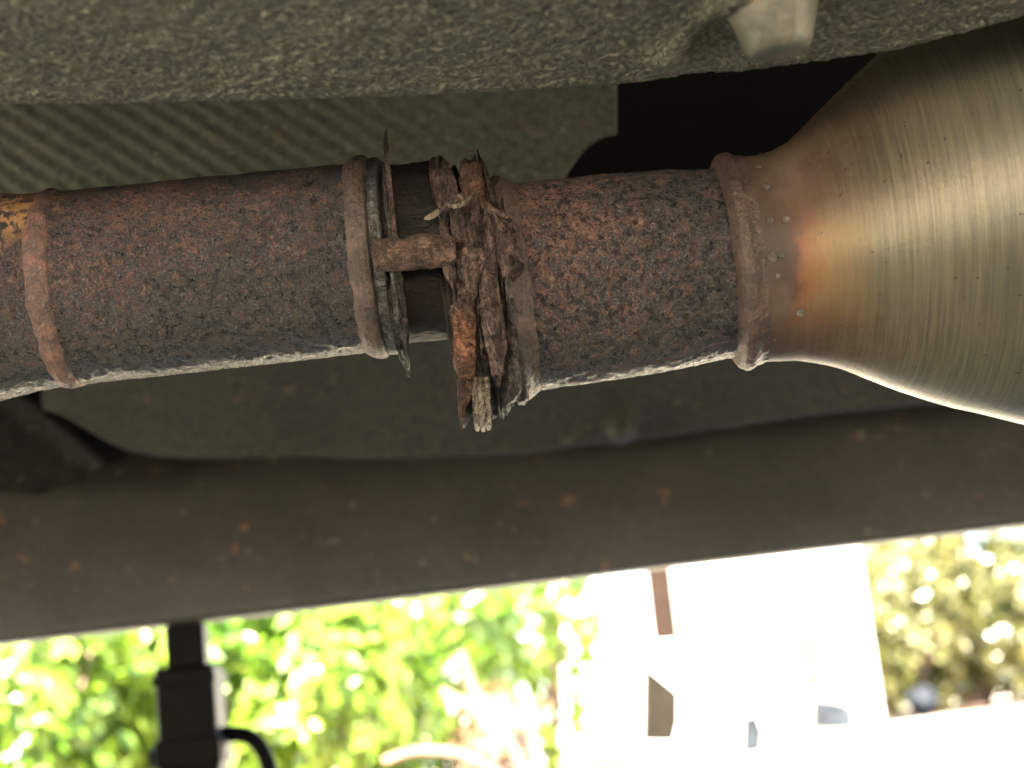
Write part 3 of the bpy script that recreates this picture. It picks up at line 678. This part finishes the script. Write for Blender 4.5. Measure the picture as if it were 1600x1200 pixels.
def leaves(name, c, rad, n, size, mat, parent, aspect=0.55, shell=0.35, seed=0, box_=None):
    r = np.random.default_rng(seed)
    d = r.normal(size=(n, 3)); d /= np.linalg.norm(d, axis=1)[:, None]
    rr = r.uniform(shell, 1, n) ** 0.5
    lump = 1 + 0.28 * fbm(d, 2.2, 3, seed)
    p = np.array(c) + d * (rr * lump)[:, None] * np.array(rad)
    keep = fbm(p, 1.6 / max(rad) * 1.5, 3, seed + 9) > -0.45
    p = p[keep]; d = d[keep]; n = len(p); p[:, 2] = np.maximum(p[:, 2], size)
    N = d + r.normal(0, 0.55, (n, 3)) + np.array([0, 0, 0.4]); N /= np.linalg.norm(N, axis=1)[:, None]
    T = np.cross(N, r.normal(size=(n, 3))); T /= np.linalg.norm(T, axis=1)[:, None]; B = np.cross(N, T)
    s = size * r.uniform(0.6, 1.3, n)[:, None]
    V = np.stack([p - T * s, p - B * s * aspect + N * s * .12, p + T * s, p + B * s * aspect + N * s * .12], 1)
    o = mesh_np(name, V.reshape(-1, 3), np.arange(4 * n).reshape(-1, 4), mat, parent, False)
    o['kind'] = 'stuff'; return o
def shrub(label, x, y, rad, n, size, mat, seed, group, cat='shrub', name='shrub'):
    t = thing(name, label, cat, (x, y, 0), group)
    leaves('foliage', (x, y, rad[2]), rad, n, size, mat, t, seed=seed)
    r = np.random.default_rng(seed)
    for k in range(5):
        a = r.uniform(0, 6.28); e = np.array([x + rad[0] * .6 * math.cos(a), y + rad[1] * .6 * math.sin(a), rad[2] * r.uniform(.9, 1.6)])
        b = np.array([x, y, 0.0]); m = (b + e) / 2 + np.array([0, 0, .15 * rad[2]])
        q = np.array([(1 - s) ** 2 * b + 2 * s * (1 - s) * m + s * s * e for s in np.linspace(0, 1, 9)])
        tube('branch', q, np.linspace(0.012, 0.004, 9) * (rad[2] / .5) ** .5, M_BARK, t, 7)
    return t
GA = 'leafy shrubs in the bed at the left'; GB = 'olive shrubs behind the driveway at the right'
def sx_at(px, Y): return at_y(px, 1050, Y)[0]
shrub('sunlit leafy shrub at the left picture edge, left of the black stand', sx_at(60, 3.1), 3.1, (0.22, 0.25, 0.26), 2600, 0.024, M_LEAF, 1, GA)
shrub('bright green shrub right behind the black stand', sx_at(330, 3.3), 3.3, (0.24, 0.25, 0.27), 2600, 0.024, M_LEAF, 2, GA)
shrub('bright green shrub just right of the stand handle', sx_at(520, 3.2), 3.2, (0.20, 0.22, 0.24), 2600, 0.024, M_LEAF, 3, GA)
shrub('bright green shrub beside the dry twigs', sx_at(690, 3.9), 3.9, (0.20, 0.25, 0.36), 2600, 0.024, M_LEAF, 4, GA)
shrub('pale sunlit shrub touching the white wall', sx_at(850, 5.2), 5.2, (0.22, 0.3, 0.62), 1500, 0.030, M_LEAF, 5, GA)
shrub('green shrub in the back row behind the black stand', sx_at(200, 4.6), 4.6, (0.4, 0.4, 0.42), 5000, 0.028, M_LEAF, 6, GA)
shrub('green shrub in the back row behind the handle side', sx_at(540, 4.9), 4.9, (0.38, 0.4, 0.46), 5000, 0.028, M_LEAF, 7, GA)
for k, (px_, Y_, lab) in enumerate([(1440, 10.6, 'olive green shrub nearest the white pier'), (1540, 10.9, 'olive green shrub in the middle of the right group'),
                                    (1640, 10.7, 'olive green shrub at the right picture edge'), (1380, 11.6, 'pale yellowish shrub half behind the white pier')]):
    shrub(lab, sx_at(px_, Y_), Y_, (0.42, 0.5, 0.62), 6000, 0.034, M_LEAF2 if k < 3 else M_PALE, 20 + k, GB)
# trees further off
def tree(label, x, y, h, cr, seed, mat):
    t = thing('garden_tree', label, 'tree', (x, y, 0), 'trees behind the garden')
    tube('trunk', [(x, y, 0), (x + .05, y, h * .3), (x - .03, y, h * .6), (x, y, h * .8)], [0.12, 0.09, 0.06, 0.03], M_BARK, t, 10)
    leaves('crown', (x, y, h * .66), (cr, cr, h * .34), 12000, 0.07, mat, t, seed=seed, shell=0.1)
tree('green tree furthest left behind the leafy shrubs', -2.9, 9.0, 4.2, 1.7, 31, M_LEAF)
tree('green tree behind the leafy shrubs nearer the white wall', -0.9, 9.5, 4.0, 1.6, 32, M_LEAF)
tree('olive tree rising behind the right hand shrubs', 3.4, 13.5, 4.0, 2.0, 33, M_LEAF2)
tree('olive tree beyond the white pier', 1.9, 14.5, 4.2, 1.7, 34, M_LEAF2)
# dry twigs
for k, (pts, lab) in enumerate([([(600, 1190), (650, 1172), (720, 1176), (790, 1215)], 'arched dry twig lowest at the bottom edge'),
                                ([(720, 1020), (740, 1080), (790, 1140), (830, 1230)], 'long dry twig leaning along the edge of the white ground'),
                                ([(690, 1080), (745, 1110), (780, 1160), (760, 1230)], 'dry twig crossing below the green leaves')]):
    q = np.array([at_y(x, y, 3.0) for x, y in pts]); tt = np.linspace(0, 3, 20); q = np.stack([np.interp(tt, range(4), q[:, c]) for c in range(3)], -1)
    for _ in range(4): q[1:-1] = (q[:-2] + 2 * q[1:-1] + q[2:]) / 4
    tag(tube('dry_twig', q, 0.008, M_BARK, None, 8), lab, 'twig', 'dry twigs by the leafy shrubs')
t_ = thing('dry_bush', 'brown dry bush between green leaves and white wall', 'bush', (sx_at(760, 3.6), 3.6, 0))
leaves('foliage', (sx_at(765, 3.6), 3.6, 0.12), (0.09, 0.15, 0.13), 700, 0.018, M_DRY, t_, seed=41)

# white pier, white wall and small things in front of it
yb_ = 8.0
def bx_px(name, x0, x1, ytop, ybot, Y, dep, mat, parent=None, zb=None):
    a = at_y(x0, (ytop + ybot) / 2, Y); b = at_y(x1, (ytop + ybot) / 2, Y)
    zt = at_y((x0 + x1) / 2, ytop, Y)[2]; z0 = at_y((x0 + x1) / 2, ybot, Y)[2] if zb is None else zb
    return box(name, a[0], b[0], Y, Y + dep, z0, zt, mat, parent)
tag(bx_px('white_pier', 1054, 1350, 700, 1100, 8.6, 0.5, M_WHITE, None, 0), 'wide white rendered pier, blown out by the sun', 'pier')
tag(bx_px('white_wall', 868, 1030, 905, 1100, 8.9, 0.2, M_WHITE, None, 0), 'low white garden wall left of the white pier', 'wall')
tag(bx_px('brown_post', 1010, 1056, 800, 1003, 8.75, 0.1, M_BROWN, None, 0), 'narrow brown post between white wall and pier', 'post')
tag(bx_px('white_step', 980, 1075, 1003, 1130, 8.0, 0.35, M_WHITE, None, 0), 'low white step between the brown post and the small block painted as shaded', 'step')
# little block painted dark for its shaded face: a slanting top, standing on the white ground before the wall
def prism(name, pts, Y, dep, mat):
    V = [at_y(x, y, Y) for x, y in pts]; n = len(V)
    zmin = min(v[2] for v in V)
    V2 = V + [v + np.array([0, dep, 0]) for v in V]
    me = bpy.data.meshes.new(name)
    me.from_pydata([tuple(v) for v in V2], [], [list(range(n))[::-1], [n + i for i in range(n)]] + [[i, (i + 1) % n, n + (i + 1) % n, n + i] for i in range(n)])
    me.update(); o = bpy.data.objects.new(name, me); COL.objects.link(o); me.materials.append(mat); return o
def gY(px, py): return at_z(px, py, 0.0)[1]
Yk = 7.4
tag(prism('garden_block', [(1010, 1040), (1062, 1082), (1062, 1128), (1054, 1160), (1008, 1160)], Yk, 0.3, M_BLOCK), 'small block with a slanting top before the white wall, its shaded face painted dark', 'block')
tag(prism('grey_stone', [(1166, 1118), (1184, 1116), (1194, 1142), (1190, 1190), (1163, 1190)], 5.4, 0.1, M_BLUE), 'small grey stone standing on the white ground', 'stone')
tag(prism('grey_edging', [(1274, 1090), (1320, 1098), (1336, 1112), (1334, 1140), (1272, 1140)], 8.0, 0.12, M_BLUE), 'blue grey edging piece at the foot of the white pier', 'edging')
for nm, px_, py_, r_, mt, lb, ct in (('garden_ball', 1437, 1062, 24, M_BLUE, 'blurred blue grey ball lying before the olive shrubs', 'ball'),):
    Y_ = 10.0; c = at_y(px_, py_, Y_); rw = r_ * Y_ / F
    th = np.linspace(0, math.pi, 16)[:, None]; ph = np.linspace(0, 2 * math.pi, 24, endpoint=False)[None]
    c = np.array([c[0], Y_, rw]); V = c + rw * np.stack([np.sin(th) * np.cos(ph), np.sin(th) * np.sin(ph), np.cos(th) + 0 * ph], -1)
    tag(grid(nm, V, mt, None, wrap=True), lb, ct)
t_ = thing('dry_plant', 'thin brown dried plant in front of the white pier', 'plant', (sx_at(1265, 8.3), 8.3, 0))
for k, (x0, y0, rx_, rz_) in enumerate([(1252, 985, 9, 30), (1262, 1020, 14, 28), (1268, 1055, 16, 24)]):
    c = at_y(x0, y0, 8.3); leaves('foliage', c, (rx_ * 8.3 / F, 0.05, rz_ * 8.3 / F), 260, 0.02, M_DRY, t_, seed=60 + k)
q = np.array([at_y(1250, 960, 8.3), at_y(1262, 1030, 8.3), at_y(1270, 1100, 8.3)]); q = np.vstack([q, [q[-1][0], 8.3, 0]])
tube('stem', q, 0.01, M_BARK, t_, 6)
